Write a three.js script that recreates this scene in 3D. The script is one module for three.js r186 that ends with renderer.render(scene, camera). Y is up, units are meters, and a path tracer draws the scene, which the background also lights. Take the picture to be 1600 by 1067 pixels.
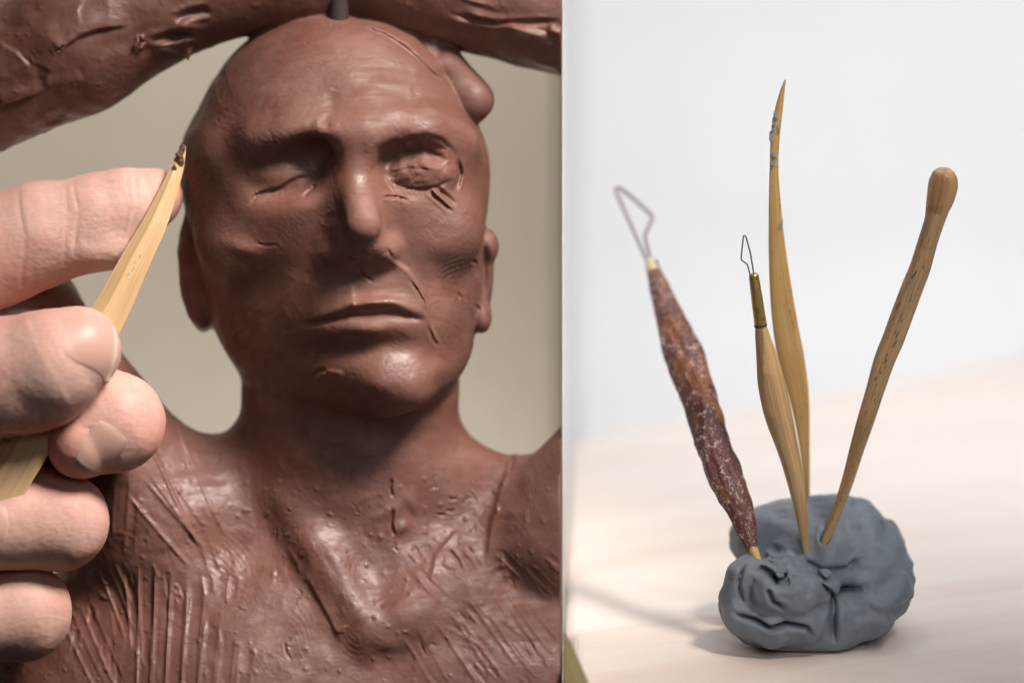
import * as THREE from 'three';
import { mergeGeometries, toCreasedNormals } from 'three/addons/utils/BufferGeometryUtils.js';
import { RectAreaLightUniformsLib } from 'three/addons/lights/RectAreaLightUniformsLib.js';

// ------------------------------------------------------------------ camera, light, exposure
// Modelling unit: 0.15 mm. Sculpt space is (x right, y down, z to the viewer); V() turns it into metres, y up.
const U = 0.00015, DIST = 6000, HORIZON = -480, EYE = 533.5 - HORIZON;
const scene = new THREE.Scene();
scene.background = new THREE.Color(0.012, 0.0118, 0.0115);
const camera = new THREE.PerspectiveCamera(2 * Math.atan(533.5 / DIST) * 180 / Math.PI, 1600 / 1067, 0.05, 20);
camera.position.set(0, EYE * U, DIST * U);
camera.lookAt(0, EYE * U, 0);
camera.setViewOffset(1600, 1067, 0, EYE, 1600, 1067);            // a lens shifted down, so uprights stay upright
camera.focus = (DIST - 15) * U;
camera.userData.fStop = camera.getFocalLength() / 1000 / (195 * U);
const renderer = new THREE.WebGLRenderer({ antialias: true });
renderer.toneMapping = THREE.LinearToneMapping;
renderer.toneMappingExposure = 1;
renderer.shadowMap.enabled = true;
RectAreaLightUniformsLib.init();
const V = (x, y, z) => new THREE.Vector3((x - 800) * U, (533.5 - y) * U, z * U);
function softbox(name, color, power, w, h, at, to) {
  const l = new THREE.RectAreaLight(color, power, w * U, h * U);
  l.name = name; l.position.copy(V(...at)); l.lookAt(V(...to)); scene.add(l);
}
const key = new THREE.SpotLight(0xfff3e9, 2.5, 0, 0.198, 0.2);  // soft spotlight, upper right, on the clay figure and the hand
key.name = 'key_lamp'; key.position.copy(V(2120, -2330, 1560)); key.target.position.copy(V(430, 540, -20)); key.castShadow = true; key.shadow.radius = 4.4;   
scene.add(key, key.target);
const fill = new THREE.SpotLight(0xfbfaff, 1.5, 0, 0.25, 0.8);       // very soft fill added to brighten the tools, front right
fill.name = 'added_tool_fill'; fill.position.copy(V(2300, -1300, 3600)); fill.target.position.copy(V(1800, 640, -100)); fill.castShadow = true; fill.shadow.radius = 11;
scene.add(fill, fill.target);
softbox('added_front_fill', 0xfff4ea, 0.035, 3000, 2200, [300, -400, 5200], [300, 500, 0]);  // unseen frontal fill, added to lift the hand and figure a little
softbox('added_backdrop_fill', 0xfff6ec, 17, 2400, 900, [200, -1600, -600], [400, -1100, -5000]);  // added out of view above, only to brighten the backdrop
softbox('added_backdrop_fill_low', 0xfff6ec, 17, 2400, 900, [200, 2700, -600], [400, 2200, -5000]);  // second added fill, from below, evens out the backdrop
softbox('table_softbox', 0xf6f9ff, 1.85, 3400, 2400, [2300, -2700, -1100], [1800, 900, -600]);
softbox('added_wall_fill', 0xf8faff, 10.8, 3200, 1500, [2500, -2600, -200], [2300, -2300, -5000]);  // unseen fill put in to raise the far wall
softbox('added_wall_fill_low', 0xf8faff, 3.8, 4200, 600, [2100, 2050, -2900], [2100, 1500, -5000]);  // added fill concealed behind the table, brightens the lower wall

// ------------------------------------------------------------------ small helpers
const clamp = (x, a, b) => x < a ? a : x > b ? b : x, lerp = (a, b, t) => a + (b - a) * t;
const sstep = (a, b, x) => { const t = clamp((x - a) / (b - a), 0, 1); return t * t * (3 - 2 * t); };
const P = (px, py, z = 0) => { const k = (DIST - z) / DIST; return [800 + (px - 800) * k, HORIZON + (py - HORIZON) * k, z]; };   // the place at depth z on the way to a point of the picture plane
function rng(seed) { let s = seed >>> 0; return () => { s = (s + 0x6d2b79f5) | 0; let t = Math.imul(s ^ (s >>> 15), 1 | s); t = (t + Math.imul(t ^ (t >>> 7), 61 | t)) ^ t; return ((t ^ (t >>> 14)) >>> 0) / 4294967296; }; }
const TAB = (() => { const r = rng(7), t = new Float32Array(65536); for (let i = 0; i < 65536; i++) t[i] = r() * 2 - 1; return t; })();
const hsh = (i, j, k) => TAB[(Math.imul(i, 73856093) ^ Math.imul(j, 19349663) ^ Math.imul(k, 83492791)) >>> 8 & 65535];
function noise(x, y, z) {
  const i = Math.floor(x), j = Math.floor(y), k = Math.floor(z);
  let u = x - i, v = y - j, w = z - k;
  u = u * u * (3 - 2 * u); v = v * v * (3 - 2 * v); w = w * w * (3 - 2 * w);
  const a = lerp(lerp(hsh(i, j, k), hsh(i + 1, j, k), u), lerp(hsh(i, j + 1, k), hsh(i + 1, j + 1, k), u), v);
  const b = lerp(lerp(hsh(i, j, k + 1), hsh(i + 1, j, k + 1), u), lerp(hsh(i, j + 1, k + 1), hsh(i + 1, j + 1, k + 1), u), v);
  return lerp(a, b, w);
}
const fbm = (x, y, z, n = 4) => { let s = 0, a = 1; for (let i = 0; i < n; i++) { s += a * noise(x, y, z); x = x * 2.03 + 17; y = y * 2.03 + 5; z = z * 2.03 + 9; a *= 0.5; } return s; };
const smin = (a, b, k) => { const h = Math.max(k - Math.abs(a - b), 0) / k; return Math.min(a, b) - h * h * k * 0.25; };
const smax = (a, b, k) => -smin(-a, -b, k);
function ell(x, y, z, c, r) {
  const dx = (x - c[0]) / r[0], dy = (y - c[1]) / r[1], dz = (z - c[2]) / r[2], l = Math.sqrt(dx * dx + dy * dy + dz * dz);
  const gx = dx / r[0], gy = dy / r[1], gz = dz / r[2], g = Math.sqrt(gx * gx + gy * gy + gz * gz);
  return g < 1e-9 ? -Math.min(r[0], r[1], r[2]) : l * (l - 1) / g;
}
function cap(x, y, z, a, b, ra, rb) {
  const bx = b[0] - a[0], by = b[1] - a[1], bz = b[2] - a[2], px = x - a[0], py = y - a[1], pz = z - a[2];
  const h = clamp((px * bx + py * by + pz * bz) / (bx * bx + by * by + bz * bz), 0, 1), qx = px - bx * h, qy = py - by * h, qz = pz - bz * h;
  return Math.sqrt(qx * qx + qy * qy + qz * qz) - (ra + (rb - ra) * h);
}
function chain(x, y, z, pts, k) { let d = 1e9; for (let i = 0; i + 1 < pts.length; i++) d = smin(d, cap(x, y, z, pts[i], pts[i + 1], pts[i][3], pts[i + 1][3]), k); return d; }
const PR = (px, py, z, r) => [...P(px, py, z), r];
const table = (rows) => (y) => {           // smooth interpolation through rows [y, v]
  const n = rows.length; if (y <= rows[0][0]) return rows[0][1]; if (y >= rows[n - 1][0]) return rows[n - 1][1];
  let i = 0; while (y > rows[i + 1][0]) i++;
  const p = (j) => rows[clamp(j, 0, n - 1)], t = (y - rows[i][0]) / (rows[i + 1][0] - rows[i][0]), s = (j) => { const a = p(j - 1), b = p(j + 1); return (b[1] - a[1]) / (b[0] - a[0]); };
  const h = rows[i + 1][0] - rows[i][0], t2 = t * t, t3 = t2 * t;
  return (2 * t3 - 3 * t2 + 1) * rows[i][1] + (t3 - 2 * t2 + t) * h * s(i) + (-2 * t3 + 3 * t2) * rows[i + 1][1] + (t3 - t2) * h * s(i + 1);
};
// Surface of a field as triangles (surface nets on a grid that is filled only near the surface). Returns positions in sculpt space, normals and an index.
function skin(f, lo, hi, h, reach = 1.25, B = 8) {
  const nx = Math.ceil((hi[0] - lo[0]) / h / B) * B + 1, ny = Math.ceil((hi[1] - lo[1]) / h / B) * B + 1, nz = Math.ceil((hi[2] - lo[2]) / h / B) * B + 1;
  const g = new Float32Array(nx * ny * nz).fill(NaN), vid = new Int32Array(nx * ny * nz).fill(-1), active = [], half = B * h * 0.5, lim = half * Math.sqrt(3) * reach + 8;
  for (let k = 0; k + B < nz; k += B) for (let j = 0; j + B < ny; j += B) for (let i = 0; i + B < nx; i += B) {
    if (Math.abs(f(lo[0] + i * h + half, lo[1] + j * h + half, lo[2] + k * h + half)) > lim) continue;
    active.push([i, j, k]);
    for (let c = 0; c <= B; c++) for (let b = 0; b <= B; b++) { let o = ((k + c) * ny + j + b) * nx + i; for (let a = 0; a <= B; a++, o++) if (g[o] !== g[o]) g[o] = f(lo[0] + (i + a) * h, lo[1] + (j + b) * h, lo[2] + (k + c) * h); }
  }
  const pos = [], idx = [], sx = 1, sy = nx, sz = nx * ny, cs = [0, sx, sy, sx + sy, sz, sx + sz, sy + sz, sx + sy + sz];
  const E = [[0, 1], [2, 3], [4, 5], [6, 7], [0, 2], [1, 3], [4, 6], [5, 7], [0, 4], [1, 5], [2, 6], [3, 7]];
  for (const [bi, bj, bk] of active) for (let k = bk; k < bk + B; k++) for (let j = bj; j < bj + B; j++) for (let i = bi; i < bi + B; i++) {
    const o = (k * ny + j) * nx + i; let m = 0;
    for (let c = 0; c < 8; c++) if (g[o + cs[c]] < 0) m |= 1 << c;
    if (m === 0 || m === 255) continue;
    let x = 0, y = 0, z = 0, n = 0;
    for (const [a, b] of E) if ((m >> a & 1) !== (m >> b & 1)) {
      const va = g[o + cs[a]], t = va / (va - g[o + cs[b]]), d = b - a;
      x += (a & 1) + (d === 1 ? t : 0); y += (a >> 1 & 1) + (d === 2 ? t : 0); z += (a >> 2) + (d === 4 ? t : 0); n++;
    }
    vid[o] = pos.length / 3; pos.push(lo[0] + (i + x / n) * h, lo[1] + (j + y / n) * h, lo[2] + (k + z / n) * h);
  }
  const quad = (a, b, c, d, flip) => { if (a < 0 || b < 0 || c < 0 || d < 0) return; flip ? idx.push(a, c, b, a, d, c) : idx.push(a, b, c, a, c, d); };
  for (const [bi, bj, bk] of active) for (let k = Math.max(bk, 1); k < bk + B; k++) for (let j = Math.max(bj, 1); j < bj + B; j++) for (let i = Math.max(bi, 1); i < bi + B; i++) {
    const o = (k * ny + j) * nx + i, s = g[o] < 0;
    if (s !== g[o + sx] < 0) quad(vid[o], vid[o - sy], vid[o - sy - sz], vid[o - sz], s);
    if (s !== g[o + sy] < 0) quad(vid[o], vid[o - sz], vid[o - sx - sz], vid[o - sx], s);
    if (s !== g[o + sz] < 0) quad(vid[o], vid[o - sx], vid[o - sx - sy], vid[o - sy], s);
  }
  const n = new Float32Array(pos.length);
  for (let t = 0; t < idx.length; t += 3) {
    const a = idx[t] * 3, b = idx[t + 1] * 3, c = idx[t + 2] * 3, ux = pos[b] - pos[a], uy = pos[b + 1] - pos[a + 1], uz = pos[b + 2] - pos[a + 2], wx = pos[c] - pos[a], wy = pos[c + 1] - pos[a + 1], wz = pos[c + 2] - pos[a + 2];
    const X = uy * wz - uz * wy, Y = uz * wx - ux * wz, Z = ux * wy - uy * wx;
    for (const q of [a, b, c]) { n[q] += X; n[q + 1] += Y; n[q + 2] += Z; }
  }
  for (let q = 0; q < n.length; q += 3) { const l = Math.hypot(n[q], n[q + 1], n[q + 2]) || 1; n[q] /= l; n[q + 1] /= l; n[q + 2] /= l; }
  return { pos, n, idx };
}
// Splits a skin into parts by a classifier of triangle centres; each part is a BufferGeometry in metres about `origin`, coloured by tint(x, y, z, out).
function parts(sk, count, which, tint, origin) {
  const lists = Array.from({ length: count }, () => []), { pos, n, idx } = sk;
  for (let t = 0; t < idx.length; t += 3) {
    const [a, b, c] = [idx[t] * 3, idx[t + 1] * 3, idx[t + 2] * 3];
    lists[count > 1 ? which((pos[a] + pos[b] + pos[c]) / 3, (pos[a + 1] + pos[b + 1] + pos[c + 1]) / 3, (pos[a + 2] + pos[b + 2] + pos[c + 2]) / 3) : 0].push(idx[t], idx[t + 1], idx[t + 2]);
  }
  const map = new Int32Array(pos.length / 3), rgb = [0, 0, 0];
  return lists.map((l) => {
    map.fill(-1); const p = [], m = [], c = [], uv = [], out = [];
    for (const v of l) {
      if (map[v] < 0) {
        map[v] = p.length / 3; const x = pos[v * 3], y = pos[v * 3 + 1], z = pos[v * 3 + 2];
        p.push((x - origin[0]) * U, (origin[1] - y) * U, (z - origin[2]) * U); m.push(n[v * 3], -n[v * 3 + 1], n[v * 3 + 2]);
        tint(x, y, z, rgb, n[v * 3], n[v * 3 + 1], n[v * 3 + 2]); c.push(rgb[0], rgb[1], rgb[2]); uv.push((x + 0.7 * z) / 1000, -(y + 0.45 * z) / 1000);
      }
      out.push(map[v]);
    }
    for (let t = 0; t < out.length; t += 3) { const s = out[t + 1]; out[t + 1] = out[t + 2]; out[t + 2] = s; }   // y was flipped
    const g = new THREE.BufferGeometry();
    for (const [k, a, s] of [['position', p, 3], ['normal', m, 3], ['color', c, 3], ['uv', uv, 2]]) g.setAttribute(k, new THREE.Float32BufferAttribute(a, s));
    return g.setIndex(out);
  });
}
function mesh(name, g, m, parent, at) { const o = new THREE.Mesh(g, m); o.name = name; o.castShadow = o.receiveShadow = true; if (at) o.position.copy(V(...at)); (parent ?? scene).add(o); return o; }
function thing(name, label, category, at) { const o = new THREE.Group(); o.name = name; o.userData = { label, category }; o.position.copy(V(...at)); scene.add(o); return o; }
function tex(w, h, fn, srgb = false) {
  const d = new Uint8Array(w * h * 4), o = [0, 0, 0];
  for (let y = 0; y < h; y++) for (let x = 0; x < w; x++) { fn(x / w, y / h, o); const i = (y * w + x) * 4; d[i] = clamp(o[0] * 255, 0, 255); d[i + 1] = clamp(o[1] * 255, 0, 255); d[i + 2] = clamp(o[2] * 255, 0, 255); d[i + 3] = 255; }
  const t = new THREE.DataTexture(d, w, h); t.magFilter = THREE.LinearFilter; t.wrapS = t.wrapT = THREE.RepeatWrapping; if (srgb) t.colorSpace = THREE.SRGBColorSpace; t.needsUpdate = true; return t;
}
const std = (o) => new THREE.MeshPhysicalMaterial({ roughness: 0.8, ...o });

// ------------------------------------------------------------------ the setting
// Divider panel: runs straight away from the viewer, with a beige and a white face.
const DX = 79, dividerX = (z) => 800 + DX * (DIST - z) / DIST;
{
  const side = (x0, x1) => {             // a slab between two upright planes that run to the back
    const z0 = -110, z1 = -4990, y0 = -3400, y1 = 1500, p = [];
    for (const [z, k] of [[z0, (DIST - z0) / DIST], [z1, (DIST - z1) / DIST]]) for (const dx of [x0, x1]) for (const y of [y0, y1]) p.push(V(800 + DX * k + dx, y, z));
    const g = new THREE.BufferGeometry().setFromPoints(p);
    g.setIndex([0, 2, 3, 0, 3, 1, 4, 5, 7, 4, 7, 6, 0, 1, 5, 0, 5, 4, 2, 6, 7, 2, 7, 3, 0, 4, 6, 0, 6, 2, 1, 3, 7, 1, 7, 5]);
    return toCreasedNormals(g, 0.3);
  };
  const d = new THREE.Group(); d.name = 'divider_panel'; scene.add(d);
  d.userData = { kind: 'structure', label: 'thin upright panel seen edge on between clay figure and white table', category: 'panel' };
  mesh('beige_face', side(-0.5, 0), std({ color: new THREE.Color(0.46, 0.425, 0.36), roughness: 0.95, side: THREE.DoubleSide }), d);
  mesh('white_face', side(0.02, 0.4), std({ color: new THREE.Color(0.92, 0.92, 0.92), roughness: 0.95, side: THREE.DoubleSide }), d);
}
{
  const m = tex(512, 256, (u, v, o) => { const s = 0.92 + 0.06 * noise(u * 2, v * 8, 3) + 0.02 * noise(u * 9, v * 40, 8) + 0.015 * noise(u * 90, v * 60, 1); o[0] = s; o[1] = s; o[2] = s * 0.995; });
  const w = mesh('wall', new THREE.BoxGeometry(5200 * U, 6000 * U, 60 * U), std({ map: m, color: new THREE.Color(0.86, 0.86, 0.86), roughness: 0.95 }), null, [dividerX(-5000) + 2610, -600, -5031]);
  w.userData = { kind: 'structure' };
  const bm = tex(256, 256, (u, v, o) => { const s = 0.95 + 0.03 * fbm(u * 5, v * 5, 2) + 0.02 * noise(u * 120, v * 120, 5); o[0] = o[1] = o[2] = s; });
  const b = mesh('backdrop', new THREE.BoxGeometry(4600 * U, 5200 * U, 60 * U), std({ map: bm, color: new THREE.Color(0.455, 0.418, 0.36), roughness: 0.95 }), null, [dividerX(-1700) - 2310, 100, -1780]);
  b.userData = { kind: 'structure' };
}
// ------------------------------------------------------------------ table
const TABLE_Y = 1011;
{
  const e0 = [905, -1641], e1 = [2046, -2596], dir = [1044 / 1415, -955 / 1415];
  const far = [e0[0] + dir[0] * 3300, e0[1] + dir[1] * 3300], s = new THREE.Shape();
  const xl = (z) => dividerX(z) + 34;
  const pts = [[xl(-1600), -1600], [e0[0] + dir[0] * 60, e0[1] + dir[1] * 60], [far[0], far[1]], [far[0] + 300, 900], [xl(900), 900]];
  pts.forEach(([x, z], i) => s[i ? 'lineTo' : 'moveTo']((x - 800) * U, z * U));
  const g = new THREE.ExtrudeGeometry(s, { depth: 90 * U, bevelEnabled: true, bevelThickness: 30 * U, bevelSize: 30 * U, bevelSegments: 6 });
  g.rotateX(Math.PI / 2);                 // shape y was z
  const ca = Math.cos(0.5), sa = Math.sin(0.5);
  const map = tex(1024, 1024, (u, v, o) => {
    const w = 0.25 * fbm(u * 2, v * 3, 1, 3), g1 = noise(u * 2.2, v * 26 + w * 7, 2), g2 = noise(u * 4, v * 70 + w * 18, 6), g3 = noise(u * 10, v * 300 + w * 30, 4), band = sstep(0.1, 0.75, g1);
    const warm = 0.5 + 0.5 * noise(u * 3 + 9, v * 5, 3), t = 0.022 * band + 0.012 * g2 + 0.008 * g3;
    o[0] = 0.905 - t * 0.9; o[1] = 0.862 - t * 1.45 - 0.012 * warm; o[2] = 0.83 - t * 1.75 - 0.03 * warm;
  }, true);
  const p = g.attributes.position, uv = [];
  for (let i = 0; i < p.count; i++) { const x = p.getX(i), z = p.getZ(i); uv.push((x * ca - z * sa) * 2.6, (x * sa + z * ca + p.getY(i)) * 2.6); }
  g.setAttribute('uv', new THREE.Float32BufferAttribute(uv, 2));
  const t = thing('table', 'pale wooden table under the grey clay lump, blurred beyond it', 'table', [800, TABLE_Y, 0]);
  g.translate(0, -30 * U, 0);
  mesh('tabletop', g, std({ map, roughness: 0.55, specularIntensity: 0.4 }), t);
}

// ------------------------------------------------------------------ clay figure
// Fine relief of the clay: strokes, cracks, steps and dabs laid on it from the front, kept in bins.
const BIN = 16, bins = new Map();
function lay(f, x0, y0, x1, y1) { for (let j = Math.floor(y0 / BIN); j <= Math.floor(y1 / BIN); j++) for (let i = Math.floor(x0 / BIN); i <= Math.floor(x1 / BIN); i++) { const k = j * 4096 + i; if (!bins.has(k)) bins.set(k, []); bins.get(k).push(f); } }
const hit = { d: 0, s: 0, t: 0 };
function near(x, y, pts) {                // unsigned distance, side and share of length
  let best = 1e9, acc = 0, total = 0;
  for (let i = 0; i + 1 < pts.length; i++) total += Math.hypot(pts[i + 1][0] - pts[i][0], pts[i + 1][1] - pts[i][1]);
  for (let i = 0; i + 1 < pts.length; i++) {
    const a = pts[i], b = pts[i + 1], bx = b[0] - a[0], by = b[1] - a[1], l = Math.hypot(bx, by), h = clamp(((x - a[0]) * bx + (y - a[1]) * by) / (l * l), 0, 1), dx = x - a[0] - bx * h, dy = y - a[1] - by * h, d = Math.hypot(dx, dy);
    if (d < best) { best = d; hit.s = Math.sign(bx * (y - a[1]) - by * (x - a[0])); hit.t = (acc + l * h) / total; }
    acc += l;
  }
  hit.d = best; return hit;
}
const box = (pts, m) => [Math.min(...pts.map((p) => p[0])) - m, Math.min(...pts.map((p) => p[1])) - m, Math.max(...pts.map((p) => p[0])) + m, Math.max(...pts.map((p) => p[1])) + m];
const ends = (t) => Math.min(1, 6 * t, 6 * (1 - t));
function groove(pts, w, d, burr = 0) { lay((x, y) => { const h = near(x, y, pts), e = ends(h.t), q = h.d / w; return e * (-d * Math.exp(-q * q) + (burr ? burr * Math.exp(-(((h.d - 2 * w) / (0.8 * w)) ** 2)) : 0)); }, ...box(pts, w * 4)); }
function ridge(pts, w, d) { groove(pts, w, -d); }
function step(pts, hgt, fade, sharp = 2) { lay((x, y) => { const h = near(x, y, pts), s = h.d * h.s, e = ends(h.t); return e * hgt * (s > 0 ? Math.exp(-s / fade) : Math.exp(-((s / sharp) ** 2))); }, ...box(pts, fade * 3)); }
function band(a, b, w, d, burr = 1) { const pts = [a, b]; lay((x, y) => { const h = near(x, y, pts), e = Math.min(1, 8 * h.t, 8 * (1 - h.t)), q = h.d / w, s = h.s > 0 ? 1 : 0.45; return e * (-d * (q < 1 ? 1 - q ** 6 : 0) + burr * s * Math.exp(-(((h.d - w) / 2.4) ** 2))); }, ...box(pts, w + 8)); }
function dab(cx, cy, rx, ry, rot, hgt) { const c = Math.cos(rot), s = Math.sin(rot), m = 2.2 * Math.max(rx, ry); lay((x, y) => { const u = ((x - cx) * c + (y - cy) * s) / rx, v = ((y - cy) * c - (x - cx) * s) / ry; return hgt * Math.exp(-u * u - v * v); }, cx - m, cy - m, cx + m, cy + m); }
function print(cx, cy, r, ox, oy, wave, amp) { lay((x, y) => { const q = Math.hypot(x - cx, y - cy) / r; return q > 1 ? 0 : amp * (1 - q * q) * Math.sin(6.283 * (Math.hypot(x - ox, (y - oy) * 0.7) + 3 * noise(x / 30, y / 30, 2)) / wave); }, cx - r, cy - r, cx + r, cy + r); }
// face
const mouth = [[468, 506], [490, 501], [515, 496], [545, 489], [575, 489], [600, 486], [620, 486], [640, 491], [655, 496], [668, 500]];
groove(mouth, 4.5, 7); for (const [x, y, w, h] of [[508, 486, 18, 3.5], [534, 475, 18, 6.5], [556, 468, 18, 9], [580, 465, 18, 9.5], [602, 465, 18, 9.5], [624, 469, 17, 8], [645, 480, 16, 3.5]]) dab(x, y, w, 8.5, x < 556 ? -0.35 : x > 610 ? 0.35 : 0, h); dab(577, 506, 36, 13, 0, 11); dab(528, 511, 24, 13, -0.3, 2.5); dab(632, 508, 24, 12, 0.35, 3.5); dab(566, 530, 60, 10, 0, -3); groove([[545, 516], [566, 521], [590, 519]], 2, 1.4, 0.6);
dab(560, 545, 78, 17, -0.04, -9); dab(590, 596, 30, 20, 0, 5);
step([[551, 440], [552, 458], [557, 474]], 3, 16, 2); groove([[512, 577], [500, 580], [488, 592]], 3, 3, 1); step([[488, 594], [512, 578], [540, 580]], 3, 20, 3); groove([[640, 434], [652, 452], [662, 470], [667, 494]], 2, 3.5, 0.8); groove([[669, 509], [675, 528], [686, 545]], 2.4, 3, 0.6);
step([[598, 388], [612, 402], [640, 426], [662, 462], [671, 505], [688, 548], [700, 566]], 4, 26, 3); dab(684, 578, 15, 15, 0.5, 4); groove([[606, 382], [614, 394]], 2, 3);
groove([[562, 412], [566, 424], [584, 437]], 2, 3, 0.6); dab(470, 460, 16, 46, 0.15, -4); step([[482, 425], [468, 470], [460, 512]], 2.5, 30, 3); groove([[444, 520], [456, 513], [452, 505]], 2, 2.5, 0.8);
dab(378, 388, 30, 13, 0.25, 6); dab(408, 452, 46, 58, 0.1, -14); dab(345, 470, 26, 80, 0, 4); dab(696, 456, 38, 60, 0.1, -5); dab(694, 388, 24, 18, 0, 3); groove([[398, 378], [415, 382], [436, 380]], 1.6, 2, 0.6);
// closed eye on the left, scraped-out eye on the right
groove([[386, 320], [398, 306], [416, 299], [438, 294], [452, 284], [468, 277], [490, 277]], 3, 6, 0); step([[490, 277], [468, 277], [452, 284], [438, 294], [416, 299], [398, 306], [386, 318]], 5, 12, 2); groove([[494, 288], [484, 297], [474, 306]], 2.2, 4);
step([[492, 276], [478, 258], [462, 244], [448, 238]], 4, 16, 3); groove([[450, 238], [466, 246], [480, 260], [492, 276]], 2.2, 3); dab(470, 318, 34, 18, -0.3, 3);
const rim = [[577, 268], [592, 250], [612, 234], [628, 220], [644, 211], [668, 208], [690, 216], [706, 232], [715, 252]];
step(rim, 0, 1); step([...rim].reverse(), 4, 9, 1.8); groove(rim, 3, 3.5); groove([[715, 252], [719, 276], [712, 300]], 3, 4, 1.5); groove([[598, 303], [622, 306], [640, 312]], 2, 3, 1);
for (let i = 0; i < 9; i++) groove([[628 + i * 7, 224 + i * 2], [640 + i * 7, 252 + i * 2]], 1.6, 0.5, 0.3);
for (let i = 0; i < 8; i++) groove([[598 + i * 8, 276 + i * 2], [618 + i * 8, 306]], 1.6, 0.5, 0.3);
groove([[604, 256], [630, 240], [664, 236], [700, 252]], 4, 3.2); ridge([[600, 270], [626, 258], [660, 254], [696, 266]], 5, 2); groove([[610, 270], [640, 262], [676, 264]], 2, 1.6, 0.8);
lay((x, y) => { const q = Math.hypot((x - 655) / 66, (y - 262) / 48); return q > 1 ? 0 : (1 - q * q) * (2.2 * noise(x / 13, y / 11, 3) + 1.3 * noise(x / 5 + y / 9, y / 7, 9)); }, 585, 212, 725, 312); dab(668, 262, 10, 6, 0.4, 2.5); groove([[604, 282], [628, 292], [656, 297], [684, 292], [704, 282]], 3, 3); for (let i = 0; i < 7; i++) groove([[640 + i * 6, 250 + i], [650 + i * 6, 272]], 1.5, 0.5, 0.4);
for (const [a, b, w] of [[[668, 296], [706, 330], 3], [[680, 292], [712, 322], 3.4]]) { groove([a, b], w, 2.6, 1.6); } ridge([[676, 298], [710, 330]], 2, 3);
// brow and forehead
dab(425, 196, 48, 16, -0.1, 3); dab(352, 240, 30, 60, 0.1, -6); dab(580, 160, 46, 60, 0.1, 4); step([[588, 250], [578, 214], [588, 190]], 1.2, 24, 8); dab(505, 150, 40, 30, 0, -3); groove([[505, 195], [520, 170], [518, 140]], 10, 2.5);
{ const on = (p) => p.map(([x, y]) => P(x, y, -105).slice(0, 2)), c = on([[560, 39], [575, 43], [600, 52], [625, 66], [650, 86], [670, 106], [690, 127], [698, 134]]); step([...c].reverse(), 4.5, 30, 1.5); groove(c, 2.6, 5); }
for (const [x, y] of [[505, 45], [516, 48], [524, 50]]) groove([[x - 5, y - 3], [x + 5, y + 2]], 1.6, 2, 0.6);
// small nicks all over the head
{ const r = rng(31); for (let i = 0; i < 60; i++) { const x = 320 + 410 * r(), y = 60 + 560 * r(), a = r() * 6.28, l = 3 + 5 * r(); groove([[x, y], [x + l * Math.cos(a), y + l * Math.sin(a)]], 1.3 + 0.6 * r(), 0.5 + 1.1 * r(), 0.5); }
  for (let i = 0; i < 12; i++) { const x = 330 + 390 * r(), y = 70 + 520 * r(), a = 1.2 + 0.9 * noise(x / 120, y / 120, 5) * 2, l = 18 + 40 * r(); band([x, y], [x + l * Math.cos(a), y + l * Math.sin(a)], 7 + 9 * r(), 0.35 + 0.4 * r(), 0.3 + 0.4 * r()); }
  for (const [x, y] of [[716, 470], [740, 420], [745, 500], [742, 560]]) groove([[x - 2, y - 5], [x + 3, y + 5]], 2, 2.6, 1); }
// chest
for (const [a, b, w, d, u] of [[[240, 690], [330, 866], 21, 2.5, 4], [[206, 770], [306, 884], 17, 3, 4.5], [[232, 740], [312, 850], 10, 1.5, 3], [[186, 760], [182, 850], 12, 2.4, 3.5], [[206, 745], [196, 880], 8, 2, 3], [[224, 885], [228, 1090], 13, 3, 4], [[250, 900], [248, 1090], 12, 2.6, 4.5], [[276, 905], [272, 1090], 12, 3, 4], [[304, 920], [298, 1090], 12, 2.6, 4], [[332, 965], [322, 1090], 11, 2.4, 4], [[358, 990], [350, 1090], 11, 2, 3], [[388, 1000], [380, 1090], 11, 1.6, 2.4], [[196, 900], [212, 1020], 9, 2.6, 3.5], [[180, 890], [206, 950], 7, 2, 3], [[150, 900], [200, 1000], 9, 2.5, 3], [[120, 960], [190, 1070], 9, 2.5, 3], [[90, 980], [160, 1080], 9, 2.5, 3], [[690, 965], [760, 1060], 12, 2, 2.6], [[720, 950], [800, 1050], 13, 2, 3], [[770, 950], [850, 1050], 14, 2.4, 3], [[820, 960], [872, 1020], 9, 2, 2.6], [[640, 985], [700, 1080], 12, 1.6, 2]]) band(a, b, w, d * 0.5, u * 0.6);
{ const r = rng(77);
  for (let i = 0; i < 44; i++) { const left = i % 2, x = left ? 90 + 280 * r() : 620 + 255 * r(), y = left ? 830 + 240 * r() : 860 + 210 * r(), a = (left ? 1.45 : 0.8) + 0.7 * (r() - 0.5), l = 16 + 50 * r(); band([x, y], [x + l * Math.cos(a), y + l * Math.sin(a)], 3 + 6 * r(), 0.4 + 0.9 * r(), 0.5 + 1.1 * r()); }
  for (let i = 0; i < 120; i++) { const x = 80 + 800 * r(), y = 780 + 290 * r(); dab(x, y, 4 + 22 * r(), 4 + 12 * r(), r() * 3, (r() - 0.45) * 4); }
  for (let i = 0; i < 26; i++) { const x = 380 + 490 * r(), y = 760 + 300 * r(), a = r() * 6.28; let p = [[x, y]]; for (let k = 0; k < 3; k++) p.push([p[k][0] + 8 * Math.cos(a + r() * 2), p[k][1] + 8 * Math.sin(a + r() * 2)]); groove(p, 1.6, 1.6 * r() + 0.6, 0.7); }
  for (let i = 0; i < 70; i++) dab(60 + 800 * r(), 760 + 300 * r(), 2.6, 2.4, 0, 2.5); }
step([[536, 1000], [514, 960], [492, 926], [476, 900]], 4, 30, 5); groove([[610, 760], [607, 775], [611, 790]], 2.4, 5, 1); groove([[612, 806], [608, 830], [614, 850]], 2.6, 6, 1.4); dab(628, 836, 14, 12, 0, 4);
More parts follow.
